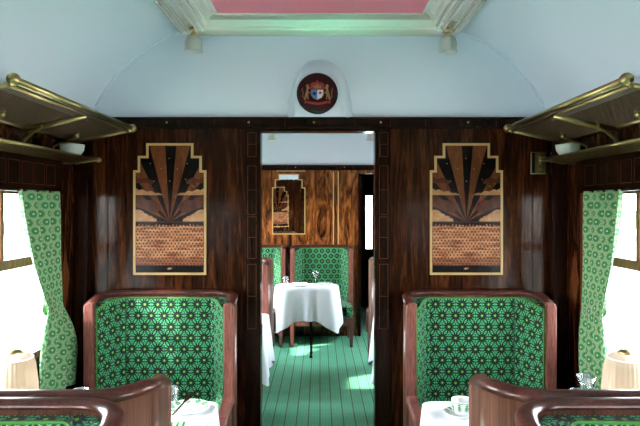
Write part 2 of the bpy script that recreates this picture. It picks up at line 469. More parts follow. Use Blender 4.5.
# far wall stringing
mb = MB()
for x in (.165, .225): mb.box(x-.006, x+.006, P2-.004, P2-.0005, .3, 2.03)
mb.box(-.54, -.18, P2-.004, P2-.0005, 2.026, 2.036)
struct(mb, 'trim_13', M['string'])
mb = MB().box(.47, .50, P2-.03, P2-.0005, 0, 2.0); struct(mb, 'trim_14', M['rosewood_dark'])

# windows: frame, transom, mullion, glass
wi = 0
for s in (-1, 1):
    for cy, hl in WINS:
        wi += 1
        y0, y1 = cy-hl, cy+hl; xa, xb = s*(HW-.006), s*(HW+.055)
        f = MB(); X = sorted((xa, xb))
        f.box(*X, y0, y1, WZ0, WZ0+.035); f.box(*X, y0, y1, WZ1-.03, WZ1); f.box(*X, y0, y0+.03, WZ0+.035, WZ1-.03); f.box(*X, y1-.03, y1, WZ0+.035, WZ1-.03)
        X2 = sorted((s*(HW+.005), s*(HW+.045)))
        f.box(*X2, y0+.03, y1-.03, 1.315, 1.36)
        o = struct(f, 'window_%d' % wi, M['mahogany'] if False else M['ray'], bevel=.003)
        m = MB(); m.box(*X2, cy+.13, cy+.155, 1.36, WZ1-.03); m.build('mullion', M['ray'], o)
        m = MB(); m.box(*sorted((s*(HW+.02), s*(HW+.035))), cy+.165, cy+.18, 1.36, WZ1-.03); m.build('sliding_vent_edge', M['silverleaf'], o)
        m = MB(); m.box(*sorted((s*(HW+.024), s*(HW+.028))), y0+.03, y1-.03, WZ0+.035, WZ1-.03); m.build('pane', M['pane'], o)
# pelmets over the windows of the near bay
n = 15
for s in (-1, 1):
    for cy, hl in WINS[2:]:
        y0, y1 = (cy-hl-.03, 2.87) if cy < 3 else (cy-hl, cy+hl)
        mb = MB(); mb.box(*sorted((s*(HW-.001), s*1.325)), y0, y1, 1.67, 1.83); mb.box(*sorted((s*(HW-.001), s*1.315)), y0, y1, 1.665, 1.68)
        t = struct(mb, 'trim_%d' % n, M['rosewood_dark'], bevel=.003); n += 1
        g = MB(); xa = s*1.3245
        for k in range(int((y1-y0-.1)/.11)):
            ya = y1-.07-.11*k-.09; X = sorted((xa, xa+s*.0005-s*.001))
            g.box(*X, ya, ya+.002, 1.70, 1.80); g.box(*X, ya+.09, ya+.092, 1.70, 1.80)
            g.box(*X, ya, ya+.09, 1.70, 1.702); g.box(*X, ya, ya+.09, 1.80, 1.802)
        g.build('inlay_line', M['string_dark'], t)

# outdoors
mb = MB(); mb.quad_pts([(-90, -90, -1.3), (90, -90, -1.3), (90, 90, -1.3), (-90, 90, -1.3)]); tag(mb.build('field', M['field'], recalc=False), kind='structure')
for s, d in ((-1, 34), (1, 42)):
    mb = MB(); N = 160; rows = []
    for k in range(N+1):
        y = -60+150*k/N; h = 1.6+1.3*math.sin(k*.7)*math.sin(k*.23)+random.random()*.5
        rows.append([mb.pt((s*d-1.2, y, -1.3)), mb.pt((s*d-1.0, y, -1.3+h*.8)), mb.pt((s*d, y, -1.3+h)), mb.pt((s*d+1.0, y, -1.3+h*.8)), mb.pt((s*d+1.2, y, -1.3))])
    for a, b in zip(rows, rows[1:]):
        for i in range(4): mb.face((a[i], a[i+1], b[i+1], b[i]), None, True)
    h = mb.build('hedgerow', M['hedge']); tag(h, 'low hedgerow across the field outside the %s windows' % ('left' if s < 0 else 'right'), 'hedge')

# ------------------------------------------------------------------ ceiling laylight frame
def laylight(n, ya, yb, hx, wdt, lamps, label_where):
    """raised rectangular moulding with mitred corners round a rose panel"""
    prof = [(0, .07), (0, .0)]
    for d0, w_, z0, h_ in ((.0, .018, -.002, .020), (.020, .012, -.006, .012), (.034, .020, -.010, .020), (.056, .010, -.018, .010)):
        prof += [(d0+w_*q/6, z0-h_*math.sin(PI*q/6)) for q in range(7)]
    prof += [(.070, -.022), (.095, -.012), (.112, -.018), (.118, -.034)]
    for d0, w_, z0, h_ in ((.120, .018, -.032, .020), (.140, .012, -.034, .010), (.154, .024, -.036, .022), (.180, .012, -.034, .010)):
        prof += [(d0+w_*q/6, z0-h_*math.sin(PI*q/6)) for q in range(7)]
    prof += [(.196, -.034), (.206, -.012), (.225, .002), (wdt-.02, .004), (wdt-.014, -.006), (wdt-.004, -.006), (wdt, .006), (wdt, .03)]
    root = empty('laylight', (0, (ya+yb)/2, 2.575 if n == 1 else 2.53), 0, 'rose pink laylight in silvered moulding, on the ceiling of ' + label_where, 'ceiling panel')
    cy = (ya+yb)/2; hy = (yb-ya)/2; mb = MB(); rings = []
    for d, z in prof:
        rings.append([mb.pt((sx*(hx-d), sy*(hy-d*1.24), z)) for sx, sy in ((-1, -1), (1, -1), (1, 1), (-1, 1))])
    for a, b in zip(rings, rings[1:]):
        for i in range(4): mb.face((a[i], a[(i+1) % 4], b[(i+1) % 4], b[i]))
    mb.build('moulding', M['silverleaf'], root, recalc=False)
    mb = MB(); mb.box(-hx+wdt-.003, hx-wdt+.003, -hy+wdt*1.24-.003, hy-wdt*1.24+.003, -.006, -.001); mb.build('panel', M['pink'], root)
    return root
laylight(1, .35, 3.15, .78, .27, None, 'the near saloon')
laylight(2, 3.75, 6.78, .72, .255, None, 'the far saloon')
def tulip_lamp(loc, where):
    r = empty('tulip_lamp', loc, 0, 'frosted tulip ceiling lamp, ' + where, 'ceiling lamp', 'tulip lamps under the ceiling')
    MB().lathe([(.022, 0), (.022, -.006), (.014, -.010), (.014, -.016), (.020, -.020), (.020, -.028), (.012, -.032)], seg=16).build('cap', M['brass'], r)
    wob = lambda a, z: 1+.07*abs(math.sin(3*a))*min(1, -z/.05)
    m = MB().lathe([(.013, -.028), (.030, -.036), (.041, -.055), (.045, -.080), (.042, -.105), (.047, -.118), (.044, -.118), (.038, -.104), (.041, -.080), (.036, -.055), (.020, -.036)], seg=36, wob=wob)
    m.build('glass_shade', M['frost'], r)
    return r
tulip_lamp((-.685, 3.04, 2.555), 'left corner of the near ceiling frame')
tulip_lamp((.695, 3.04, 2.555), 'right corner of the near ceiling frame')
tulip_lamp((-.575, 6.68, 2.495), 'left one seen through the top of the doorway')
tulip_lamp((.60, 6.68, 2.495), 'right one seen through the top of the doorway')

# ------------------------------------------------------------------ crest
cr = empty('crest_plaque', (-.015, P1-.066, 2.228), 0, 'round dark lacquered plaque with a painted coat of arms in the arched niche', 'plaque')
def flat(pts, y, t=.0015): return MB().prism(pts, y-t, y, axis='y')
circ = lambda r, n=40, cx=0, cz=0: [(cx+r*math.cos(2*PI*k/n), cz+r*math.sin(2*PI*k/n)) for k in range(n)]
MB().prism(circ(.112), -.016, 0, axis='y').build('disc', M['maroon'], cr, bevel=.006, seg=3)
flat(circ(.113)+[], -.001, .004)
rim = MB().tube([(.1125*math.cos(2*PI*k/40), -.008, .1125*math.sin(2*PI*k/40)) for k in range(40)], .003, 6, closed=True); rim.build('rim', M['ebony'], cr)
sh = lambda s_: [(-.034*s_, .020), (.034*s_, .020), (.034*s_, -.008), (.024*s_, -.026), (0, -.036*s_), (-.024*s_, -.026), (-.034*s_, -.008)]
flat(sh(1.08), -.0165).build('shield', M['gold'], cr)
flat([(-.032, .018), (0, .018), (0, -.034), (-.022, -.025), (-.032, -.008)], -.018).build('blue_quarter', M['blue'], cr)
flat([(0, .018), (.032, .018), (.032, -.008), (.022, -.025), (0, -.034)], -.018).build('white_quarter', M['white'], cr)
star = lambda cx, cz, r, n=6: [(cx+(r if k % 2 == 0 else r*.45)*math.cos(PI*k/n+.3), cz+(r if k % 2 == 0 else r*.45)*math.sin(PI*k/n+.3)) for k in range(2*n)]
flat(star(.016, .001, .012), -.0195).build('red_star', M['red'], cr)
flat([(-.027, -.004), (-.02, .006), (-.012, .002), (-.006, .008), (-.009, -.006), (-.014, -.016), (-.02, -.008)], -.0195).build('black_lion', M['maroon'], cr)
flat([(-.036, .022), (.036, .022), (.040, .050), (.024, .062), (.012, .060), (0, .075), (-.012, .060), (-.024, .062), (-.040, .050)], -.0165).build('crown_mantle', M['red'], cr)
flat([(-.020, .026), (.020, .026), (.024, .046), (.010, .040), (0, .056), (-.010, .040), (-.024, .046)], -.018).build('crown', M['gold'], cr)
for q in (-1, 1):
    lion = [(.044, -.036), (.052, -.034), (.054, -.016), (.062, -.036), (.072, -.040), (.068, -.022), (.064, -.004), (.060, .012), (.056, .030), (.062, .040), (.054, .050), (.044, .046), (.046, .034), (.036, .032), (.038, .026), (.048, .022), (.046, .008), (.036, .006), (.038, .000), (.048, -.004), (.047, -.02)]
    L = [(q*x*1.05, z) for x, z in lion]
    flat(L if q > 0 else L[::-1], -.0165).build('supporter_lion', M['gold'], cr)
    MB().tube([(q*x, -.0175, z) for x, z in ((.070, -.030), (.082, -.018), (.078, .004), (.086, .020), (.080, .030))], .0022, 5).build('lion_tail', M['gold'], cr)
    flat([(q*.05, -.046), (q*.074, -.046), (q*.070, -.058), (q*.05, -.056)][::q], -.018).build('ribbon_end', M['red'], cr)
rb = [(-.070, -.040), (-.045, -.046), (0, -.052), (.045, -.046), (.070, -.040), (.066, -.050), (.044, -.058), (0, -.066), (-.044, -.058), (-.066, -.050)]
flat(rb, -.0165).build('ribbon', M['red'], cr)
MB().tube([(x, -.0185, -.056-.006*math.cos(x*30)) for x in [(-.05+.01*k) for k in range(11)]], .0013, 5).build('motto_scroll', M['gold'], cr)

# ------------------------------------------------------------------ marquetry panels
def clip(poly, rect):
    x0, x1, z0, z1 = rect
    for ax, lim, sg in ((0, x0, 1), (0, x1, -1), (1, z0, 1), (1, z1, -1)):
        o = []
        for i in range(len(poly)):
            a, b = poly[i-1], poly[i]; ia, ib = sg*(a[ax]-lim) >= 0, sg*(b[ax]-lim) >= 0
            if ia != ib:
                f = (lim-a[ax])/(b[ax]-a[ax]); o.append((a[0]+(b[0]-a[0])*f, a[1]+(b[1]-a[1])*f))
            if ib: o.append(b)
        poly = o
        if len(poly) < 3: return []
    return poly
def stepped(w0, w1, w2, z0, za, zb, zt):
    return [(-w0, z0), (w0, z0), (w0, za), (w1, za), (w1, zb), (w2, zb), (w2, zt), (-w2, zt), (-w2, zb), (-w1, zb), (-w1, za), (-w0, za)]
def band(mb, outer, inner, y0, y1):
    n = len(outer); o0 = [mb.pt((x, y0, z)) for x, z in outer]; i0 = [mb.pt((x, y0, z)) for x, z in inner]
    o1 = [mb.pt((x, y1, z)) for x, z in outer]; i1 = [mb.pt((x, y1, z)) for x, z in inner]
    for k in range(n):
        j = (k+1) % n
        mb.face((o0[k], o0[j], i0[j], i0[k])); mb.face((o1[k], o1[j], i1[j], i1[k])); mb.face((o0[k], o0[j], o1[j], o1[k])); mb.face((i0[k], i0[j], i1[j], i1[k]))
def marquetry(loc, rz, label, group=None):
    """origin at the middle of the rays on the horizon; front faces -y"""
    r = empty('marquetry_panel', loc, rz, label, 'wall panel', 'sunburst marquetry panels')
    w0, w1, w2, z0, za, zb, zt = .208, .182, .134, -.305, .292, .374, .446
    O = stepped(w0, w1, w2, z0, za, zb, zt); g = .013
    I = stepped(w0-g, w1-g, w2-g, z0+g, za-g, zb-g, zt-g)
    MB().prism(I, -.004, 0, axis='y').build('ebony_ground', M['ebony'], r)
    mb = MB(); band(mb, O, I, -.007, 0); mb.build('gold_border', M['string'], r)
    rects = [(-w0+g, w0-g, 0, za-g), (-w1+g, w1-g, za-g, zb-g), (-w2+g, w2-g, zb-g, zt-g)]
    rects[0] = (-w0+g, w0-g, .0, za-g)
    def inlay(name, polys, y, mat, cl=True, parent=r):
        mb = MB()
        for p in polys:
            for rc in (rects if cl else [None]):
                q = clip(p, rc) if rc else p
                if len(q) >= 3: mb.prism(q, y-.0004, y, axis='y')
        return mb.build(name, mat, parent)
    c0, c1 = M['ray'], M['ray_red']
    for a0, a1 in ((-64, -52), (-38, -26), (-15, -3.5), (5, 15), (28, 38), (52, 63)):
        P = [(.006*math.sin(math.radians((a0+a1)/2)), 0)]
        A = [(math.sin(math.radians(a))*1.2, math.cos(math.radians(a))*1.2) for a in (a0, a1)]
        inlay('sun_ray', [[P[0], A[0], A[1]]], -.0042, M['ray'])
    # studs like stars
    st = [circ(.0032, 8, x, z) for x, z in ((-.11, .33), (-.05, .30), (-.003, .36), (.0, .23), (.045, .30), (.10, .33), (.09, .24), (-.09, .23), (-.035, .14), (.035, .14), (.135, .20))]
    for p_ in st: inlay('star_dot', [p_], -.0052, M['cloud'])
    def puffs(x0, x1, z, h, n, up=True):
        o = [];
        for k in range(n):
            f = (k+.5)/n; x = x0+(x1-x0)*f; o.append(circ(h*(.75+.3*math.sin(k*2.3)), 14, x, z+h*.2))
        return o
    for q in (-1, 1):
        rr = (-w0+g, -.02) if q < 0 else (.02, w0-g)
        # dark reddish swirling cloud behind
        p = [(q*.20, .085), (q*.15, .07), (q*.08, .045), (q*.05, .07), (q*.06, .10), (q*.09, .125), (q*.13, .120), (q*.16, .145), (q*.20, .145)]
        inlay('dark_cloud', [p if q < 0 else p[::-1]], -.0046, M['ray_red'])
        p = [(q*.20, .215), (q*.15, .222), (q*.10, .212), (q*.09, .228), (q*.13, .250), (q*.17, .242), (q*.20, .262)]
        inlay('dark_cloud', [p if q < 0 else p[::-1]], -.0046, M['ray_red'])
        p = [(q*.20, .150), (q*.035, .150), (q*.06, .163), (q*.085, .162), (q*.105, .175), (q*.13, .170), (q*.155, .184), (q*.175, .178), (q*.20, .194)]
        inlay('light_cloud', [p if q < 0 else p[::-1]], -.0050, M['cloud'])
        mb = MB()
        for ccx, rad in ((.182, .050), (.145, .034), (.113, .024), (.088, .014)):
            cc = clip(circ(rad, 22, q*ccx, rad*.35), (-w0+g, w0-g, .0, .2))
            if cc: mb.prism(cc, -.0055-rad*.01, -.0050, axis='y')
        mb.build('billowing_cloud', M['cloud'], r)
    # horizon and sea
    inlay('horizon_line', [[(-w0+g, -.004), (w0-g, -.004), (w0-g, -.001), (-w0+g, -.001)]], -.0056, M['string_dark'], False)
    mb = MB(); a, b = -w0+g+.003, w0-g-.003; zs0, zs1 = -.250, -.016
    top = []
    N = 40
    for k in range(N+1):
        x = a+(b-a)*k/N; top.append((x, zs1-.006+.012*(((k*7) % 5)/5) - (.012 if k % 2 else 0)))
    P = [(a, zs0)]+[(b, zs0)]+top[::-1]
    i = [mb.pt((x, -.0052, z)) for x, z in P]
    mb.face(i, [((x-a)/(b-a), (z-zs0)/(zs1-zs0)) for x, z in P])
    i2 = [mb.pt((x, -.0042, z)) for x, z in P]
    for k in range(len(P)): j = (k+1) % len(P); mb.face((i[k], i[j], i2[j], i2[k]))
    mb.build('wave_mosaic', M['sea'], r, recalc=False)
    fish = [(-.016, -.270), (-.006, -.275), (.008, -.272), (.016, -.262), (.008, -.266), (-.004, -.263)]
    inlay('fish', [fish], -.0050, M['cloud'], False)
    return r
marquetry((-.857, P1-.001, 1.512), 0, 'stepped-top sunburst marquetry panel on the wall left of the doorway')
marquetry((.835, P1-.001, 1.512), 0, 'stepped-top sunburst marquetry panel on the wall right of the doorway')
marquetry((-.80, P1+.061, 1.512), PI, 'sunburst marquetry panel on the back of the partition, seen in the mirror')
# mirror on the far wall
mr = empty('wall_mirror', (-.385, P2-.001, 1.25), 0, 'stepped-top mirror in a thin gold border on the far wall', 'mirror')
O = stepped(.205, .170, .128, 0, .58, .68, .745); I = stepped(.193, .158, .116, .012, .568, .668, .733)
mb = MB(); band(mb, O, I, -.012, 0); mb.build('gold_border', M['string'], mr)
MB().prism(I, -.006, 0, axis='y').build('mirror_glass', M['mirror'], mr)

# switch plate
sw = empty('switch_plate', (1.245, P1-.001, 1.845), 0, 'brass wall plate with three push buttons beside the right luggage rack', 'switch')
MB().box(-.043, .043, -.008, 0, -.063, .063).build('plate', M['rack'], sw, bevel=.003)
for z in (-.035, 0, .035):
    MB().prism(circ(.011, 16, .010, z), -.016, -.008, axis='y').build('push_button', M['brass'], sw, bevel=.002)
MB().box(-.040, -.020, -.0095, -.008, -.058, .058).build('side_strip', M['black'], sw)

# ------------------------------------------------------------------ luggage racks
def rack(s, y0, y1, side):
    X = lambda d: s*d
    r = empty('luggage_rack', (X(1.37), (y0+y1)/2, 1.9), 0, 'two-tier brass luggage rack with woven netting along the %s wall' % side, 'luggage rack', 'brass luggage racks')
    cy = (y0+y1)/2
    def P(d, y, z): return (X(d)-X(1.37), y-cy, z-1.9)
    xo, zo, xi, zi = 1.04, 2.018, 1.335, 1.955
    MB().tube([P(xo, y0, zo+.012), P(xo, y1, zo+.012)], .013, 10).build('front_rail', M['rack'], r)
    MB().tube([P(xo+.018, y0, zo-.008), P(xo+.018, y1, zo-.008)], .007, 8).build('lower_front_rail', M['rack'], r)
    for y in (y0, y1): MB().ball(P(xo, y, zo+.012), .023, 14).build('end_knob', M['rack'], r)
    MB().tube([P(xi, y0, zi), P(xi, y1, zi)], .009, 8).build('wall_rail', M['rack'], r)
    for y in (y0+.012, y1-.012): 
        MB().tube([P(xo, y, zo), P(xi, y, zi)], .010, 8).build('end_bar', M['rack'], r)
    for y in (cy+.02,):
        mb = MB(); mb.tube([P(xo+.01, y, zo-.012), P(1.2, y, zo-.05), P(xi, y, zi-.012)], .012, 8); mb.build('cross_bar', M['rack'], r)
    for y in (y0+.30, cy+.02, y1-.22):
        mb = MB(); mb.tube([P(1.24, y, 1.985), P(1.25, y, 1.955), P(1.29, y, 1.935), P(1.33, y, 1.90), P(1.345, y, 1.86), P(1.364, y, 1.845)], .009, 8)
        mb.ball(P(1.25, y, 1.96), .014); mb.build('bracket', M['rack'], r)
    mb = MB(); n = 30
    for k in range(1, n):
        f = k/n; a = P(xo+(xi-xo)*f, y0+.02, zo+(zi-zo)*f); mb.box(a[0]-.0018, a[0]+.0018, a[1], y1-.02-cy, a[2]-.0015, a[2]+.0015)
    m_ = int((y1-y0)/.013)
    for k in range(1, m_):
        y = y0+(y1-y0)*k/m_-cy
        a, b = P(xo, 0, zo), P(xi, 0, zi)
        mb.quad_pts([(a[0], y-.0018, a[2]), (b[0], y-.0018, b[2]), (b[0], y+.0018, b[2]), (a[0], y+.0018, a[2])])
    mb.build('netting', M['net'], r, recalc=False)
    # lower tier
    xo2, zo2, xi2, zi2 = 1.225, 1.855, 1.345, 1.836
    ya = y0-.1; yb = y1+.0
    MB().tube([P(xo2, ya, zo2), P(xo2, yb, zo2)], .008, 8).build('small_front_rail', M['rack'], r)
    MB().tube([P(xi2, ya, zi2), P(xi2, yb, zi2)], .007, 8).build('small_wall_rail', M['rack'], r)
    MB().ball(P(xo2, yb, zo2), .014, 12).build('end_knob', M['rack'], r)
    MB().tube([P(xo2, yb-.01, zo2), P(xi2, yb-.01, zi2)], .007, 8).build('end_bar', M['rack'], r)
    mb = MB()
    for k in range(1, 8):
        f = k/8; a = P(xo2+(xi2-xo2)*f, ya, zo2+(zi2-zo2)*f); mb.box(a[0]-.004, a[0]+.004, a[1], yb-.012-cy, a[2]-.003, a[2]+.003)
    mb.build('slats', M['rack'], r)
    mb = MB()
    for y in (y0+.2, y1-.08):
        mb.box(*sorted((P(1.345, 0, 0)[0], P(1.375, 0, 0)[0])), y-cy-.02, y-cy+.02, zi2-1.9-.01, zi2-1.9+.01)
        mb.box(*sorted((P(1.345, 0, 0)[0], P(1.358, 0, 0)[0])), y-cy-.02, y-cy+.02, zi-1.9-.01, zi-1.9+.01)
    mb.build('wall_fixing', M['rack'], r)
    return r
rack(-1, 1.90, 3.10, 'left'); rack(1, 1.90, 3.10, 'right')
for s, side in ((-1, 'left'), (1, 'right')):
    l = empty('bracket_lamp', (s*1.27, 2.87, 1.925), 0, 'frosted glass bowl lamp under the %s luggage rack' % side, 'wall lamp', 'bowl lamps under the racks')
    MB().lathe([(.012, .0), (.016, -.004), (.016, -.014), (.010, -.018)], seg=14).build('cap', M['brass'], l)
    MB().lathe([(.012, -.008), (.040, -.012), (.060, -.010), (.060, -.016), (.056, -.040), (.040, -.064), (.014, -.076)], seg=24).build('glass_bowl', M['frost'], l)
    MB().tube([(s*.0, 0, -.006), (s*.05, .01, .004), (s*.100, .01, -.02), (s*.1085, .01, -.05)], .006, 8).build('arm', M['brass'], l)

# ------------------------------------------------------------------ curtains
def curtain(s, top, tie, bot, label, seg=64):
    """top/tie/bot: (y0, y1, z) spans; a gathered drop pinched by its tie-back"""
    zt, zk, zb = 1.672, 1.10, .66
    mb = MB(); R = 40; rows = []; us = []
    for k in range(R+1):
        z = zt+(zb-zt)*k/R
        if z > zk:
            f = (zt-z)/(zt-zk); f = f**1.5; a0, a1 = top[0]+(tie[0]-top[0])*f, top[1]+(tie[1]-top[1])*f
        else:
            f = (zk-z)/(zk-zb); f = math.sin(min(1, f*1.6)*PI/2); a0, a1 = tie[0]+(bot[0]-tie[0])*f, tie[1]+(bot[1]-tie[1])*f
        w_ = (a1-a0); amp = .018+.006*math.sin(z*9); 
        row = []
        for i in range(seg+1):
            t = i/seg; ph = t*2*PI*3.3+.9+.5*math.sin(z*5)
            y = a0+w_*t; x = s*(1.325-.012-amp*math.sin(ph)*(0.55+.45*min(1, abs(z-zk)/.12)))
            row.append(mb.pt((x, y, z)))
        rows.append(row)
    W = .52
    for k in range(R):
        for i in range(seg):
            z0, z1 = zt+(zb-zt)*k/R, zt+(zb-zt)*(k+1)/R
            mb.face((rows[k][i], rows[k][i+1], rows[k+1][i+1], rows[k+1][i]), [(W*i/seg, z0), (W*(i+1)/seg, z0), (W*(i+1)/seg, z1), (W*i/seg, z1)], True)
    o0 = empty('curtain', (0, 0, 0), 0, label, 'curtain', 'patterned window curtains')
    o = mb.build('drape', M['curtain'], o0, recalc=False); so = o.modifiers.new('thick', 'SOLIDIFY'); so.thickness = .003
    # tie-back band
    mb = MB(); N = 28; ring = []
    cy, hw = (tie[0]+tie[1])/2, (tie[1]-tie[0])/2+.008
    for k in range(N):
        a = 2*PI*k/N; y = cy+hw*math.cos(a); x = s*(1.322-.030*math.sin(a)); zc = 1.10+.03*math.cos(a)*(-1)+.015*math.cos(2*a)
        ring.append((x, y, zc, k*.62/N))
    for k in range(N):
        a, b = ring[k], ring[(k+1) % N]
        mb.quad_pts([(a[0], a[1], a[2]-.028), (b[0], b[1], b[2]-.028), (b[0], b[1], b[2]+.028), (a[0], a[1], a[2]+.028)], [(a[3], 0), (a[3]+.02, 0), (a[3]+.02, .06), (a[3], .06)], True)
    t = mb.build('tie_back', M['curtain'], o0, recalc=False); so = t.modifiers.new('thick', 'SOLIDIFY'); so.thickness = .004
    return o0
curtain(-1, (2.42, 2.80), (2.70, 2.84), (2.60, 2.98), 'green and cream patterned curtain tied back at the left window of the near saloon')
curtain(1, (2.42, 2.77), (2.60, 2.80), (2.545, 2.80), 'green and cream patterned curtain tied back at the right window of the near saloon')

# ------------------------------------------------------------------ armchairs
def make_seat(label, cat='armchair', arms=True, hw=.39, name='armchair'):
    """origin on the floor, centred, back shell at y=0, sitter looks towards +y"""
    root = empty(name, (0, 0, 0), 0, label, cat)
    D = .25; R = .15; ZB, ZW = 1.125, 1.095; t = .030
    def path(off=0.0, n=10):
        pts = [(-(hw-off), D)]
        cx, cy, rr = hw-R, R, R-off
        for k in range(n+1):
            a = PI+PI/2*k/n; pts.append((-cx+rr*math.cos(a), cy+rr*math.sin(a)))
        for k in range(n+1):
            a = 1.5*PI+PI/2*k/n; pts.append((cx+rr*math.cos(a), cy+rr*math.sin(a)))
        pts.append((hw-off, D)); return pts
    O, I = path(0), path(t)
    def zt(p): 
        f = min(1, max(0, (p[1]-.10)/(D-.11))); f = f*f*(3-2*f); return ZB+(ZW-ZB)*f
    mb = MB(); n = len(O); L = 0; rows = []
    for k in range(n):
        z1 = zt(O[k])-.02
        rows.append([mb.pt((*O[k], .16)), mb.pt((*O[k], z1)), mb.pt((*I[k], z1)), mb.pt((*I[k], .16))])
    for a, b in zip(rows, rows[1:]):
        for i in range(4): mb.face((a[i], a[(i+1) % 4], b[(i+1) % 4], b[i]), None, i in (0, 2))
    mb.face(rows[0]); mb.face(rows[-1])
    mb.build('shell', M['shell'], root)
    # rim: rounded rail swept along the top edge
    mb = MB(); c = path(.022); prof = [(-.026, -.020), (-.028, -.006), (-.020, .004), (-.006, .009), (.010, .008), (.022, .001), (.025, -.006), (.024, -.012)]
    rings = []
    for k in range(n):
        a, b = c[max(k-1, 0)], c[min(k+1, n-1)]; d = Vector((b[0]-a[0], b[1]-a[1])).normalized(); nn = Vector((-d.y, d.x))
        if nn.dot(Vector((0-c[k][0], .3-c[k][1]))) < 0: nn = -nn
        rings.append([mb.pt((c[k][0]+nn.x*u, c[k][1]+nn.y*u, zt(c[k])-.008+v)) for u, v in prof])
    for a, b in zip(rings, rings[1:]):
        for i in range(len(prof)): j = (i+1) % len(prof); mb.face((a[i], a[j], b[j], b[i]), None, True)
    mb.face(rings[0]); mb.face(rings[-1])
    mb.build('top_rail', M['rim'], root)
    # front posts of the wings
    for q in (-1, 1):
        mb = MB(); x0, x1 = q*(hw+.002), q*(hw-.050); x0, x1 = min(x0, x1), max(x0, x1); zb = .56 if arms else .30
        mb.box(x0, x1, D-.012, D+.022, zb, ZW-.03)
        P = [(x0, zb)]
        mb2 = MB(); ct = [(x0, zb), (x1, zb)]
        rr = .028
        if q > 0: ct += [(x1, ZW-rr)]+[(x1-rr+rr*math.cos(a), ZW-rr+rr*math.sin(a)) for a in (PI*.125, PI*.25, PI*.375, PI*.5)]+[(x0, ZW)]
        else: ct += [(x1, ZW)]+[(x0+rr+rr*math.cos(a), ZW-rr+rr*math.sin(a)) for a in (PI*.5, PI*.625, PI*.75, PI*.875)]+[(x0, ZW-rr)]
        mb2.prism(ct, D-.012, D+.022, axis='y'); mb2.build('front_post', M['mahogany'], root, bevel=.006)
    # upholstery
    ii = path(t+.002); g = .002; e = hw-.055
    w = MB()
    arc = [p for p in ii if p[0] > hw-R-.001]
    bx = hw-.155
    wing = [(bx+g, t+.004)]+arc[1:-1]+[(e+.02, D-.013), (e, D-.010), (e-.012, D-.03), (bx+.022, .098), (bx+g, .088)]
    ZC = .44
    for q in (-1, 1):
        pl = [(q*a, b) for a, b in wing]
        if q < 0: pl = pl[::-1]
        w = MB().prism(pl, ZC, ZW, axis='z'); w.v = [(x, y, z if z < .6 else zt((x, y))-.034) for x, y, z in w.v]; w.build('wing_pad', M['seat'], root, bevel=.004)
    bp = MB(); N = 12
    front = [(-bx+.0+2*bx*k/N, .078+.012*math.sin(PI*k/N)) for k in range(N+1)]
    bp.prism([(-bx, t+.004)]+[(bx, t+.004)]+front[::-1], ZC, ZB-.036, axis='z'); bp.build('back_pad', M['seat'], root, bevel=.004)
    for q in (-1, 1):
        pts = [(q*(e-.001), D-.008, z) for z in (ZC, .8, 1.02, ZW-.040)]+[(q*(e-.006), D-.016, ZW-.034), (q*(e-.022), D-.040, ZW-.028), (q*(e-.045), .15, ZB-.040), (q*(bx+.02), .100, ZB-.036), (q*bx, .086, ZB-.034), (0, .094, ZB-.034)]
        MB().tube(pts, .0045, 6).build('piping', M['piping'], root)
    # seat cushion and frame
    SD = .57
    def cush(x0, x1, y0, y1, z0, z1):
        mb = MB(); i = [mb.pt(p) for p in ((x0,y0,z0),(x1,y0,z0),(x1,y1,z0),(x0,y1,z0),(x0,y0,z1),(x1,y0,z1),(x1,y1,z1),(x0,y1,z1))]
        def U(q, ax):
            return [(mb.v[i[k]][ax[0]], mb.v[i[k]][ax[1]]) for k in q]
        for q, ax in (((3,2,1,0),(0,1)),((4,5,6,7),(0,1)),((0,1,5,4),(0,2)),((1,2,6,5),(1,2)),((2,3,7,6),(0,2)),((3,0,4,7),(1,2))): mb.face([i[k] for k in q], U(q, ax))
        return mb
    cx_ = hw-.065 if arms else hw-.02
    cush(-(hw-.065), hw-.065, .10, SD if not arms else SD, .33, .47).build('seat_cushion', M['seat'], root, bevel=.022, seg=4)
    if not arms: cush(-(hw-.02), hw-.02, D+.025, SD, .335, .466).build('seat_cushion', M['seat'], root, bevel=.022, seg=4)
    ap = MB(); ap.box(-hw+.03, hw-.03, SD-.045, SD-.015, .24, .33); ap.box(-hw+.02, -hw+.05, D, SD-.045, .24, .33); ap.box(hw-.05, hw-.02, D, SD-.045, .24, .33)
    ap.build('seat_rail', M['mahogany'], root, bevel=.004)
    for q in (-1, 1):
        mb = MB(); X = q*(hw-.035); 
        def leg(y, lean, ztop):
            m = MB(); A = []
            for z, w2, dy in ((0, .016, lean), (ztop, .026, 0)):
                A.append([m.pt((X+sx*w2, y+dy+sy*w2, z)) for sx, sy in ((-1, -1), (1, -1), (1, 1), (-1, 1))])
            m.face(A[0][::-1]); m.face(A[1])
            for k in range(4): m.face((A[0][k], A[0][(k+1) % 4], A[1][(k+1) % 4], A[1][k]))
            m.build('leg', M['mahogany'], root, bevel=.003)
        leg(SD-.03, .0, .33); leg(.06, .0, .24)
        if arms:
            # curved arm flowing from the post down to the front leg
            prof = [(D+.005, .60), (D+.05, .585), (.34, .578), (.42, .574), (.48, .566), (.52, .545), (.538, .51), (.542, .46), (.54, .33)]
            m = MB(); rings = []
            for k, (y, z) in enumerate(prof):
                a, b = prof[max(k-1, 0)], prof[min(k+1, len(prof)-1)]; d = Vector((b[0]-a[0], b[1]-a[1])).normalized(); nn = Vector((-d.y, d.x))
                wd = .030; th = .018; xc = q*(hw-.026)
                rings.append([m.pt((xc+sx*wd, y+nn.x*sy*th, z+nn.y*sy*th)) for sx, sy in ((-1, -1), (-1, .4), (-.6, 1), (.6, 1), (1, .4), (1, -1))])
            for a, b in zip(rings, rings[1:]):
                for i in range(6): m.face((a[i], a[(i+1) % 6], b[(i+1) % 6], b[i]), None, False)
            m.face(rings[0]); m.face(rings[-1])
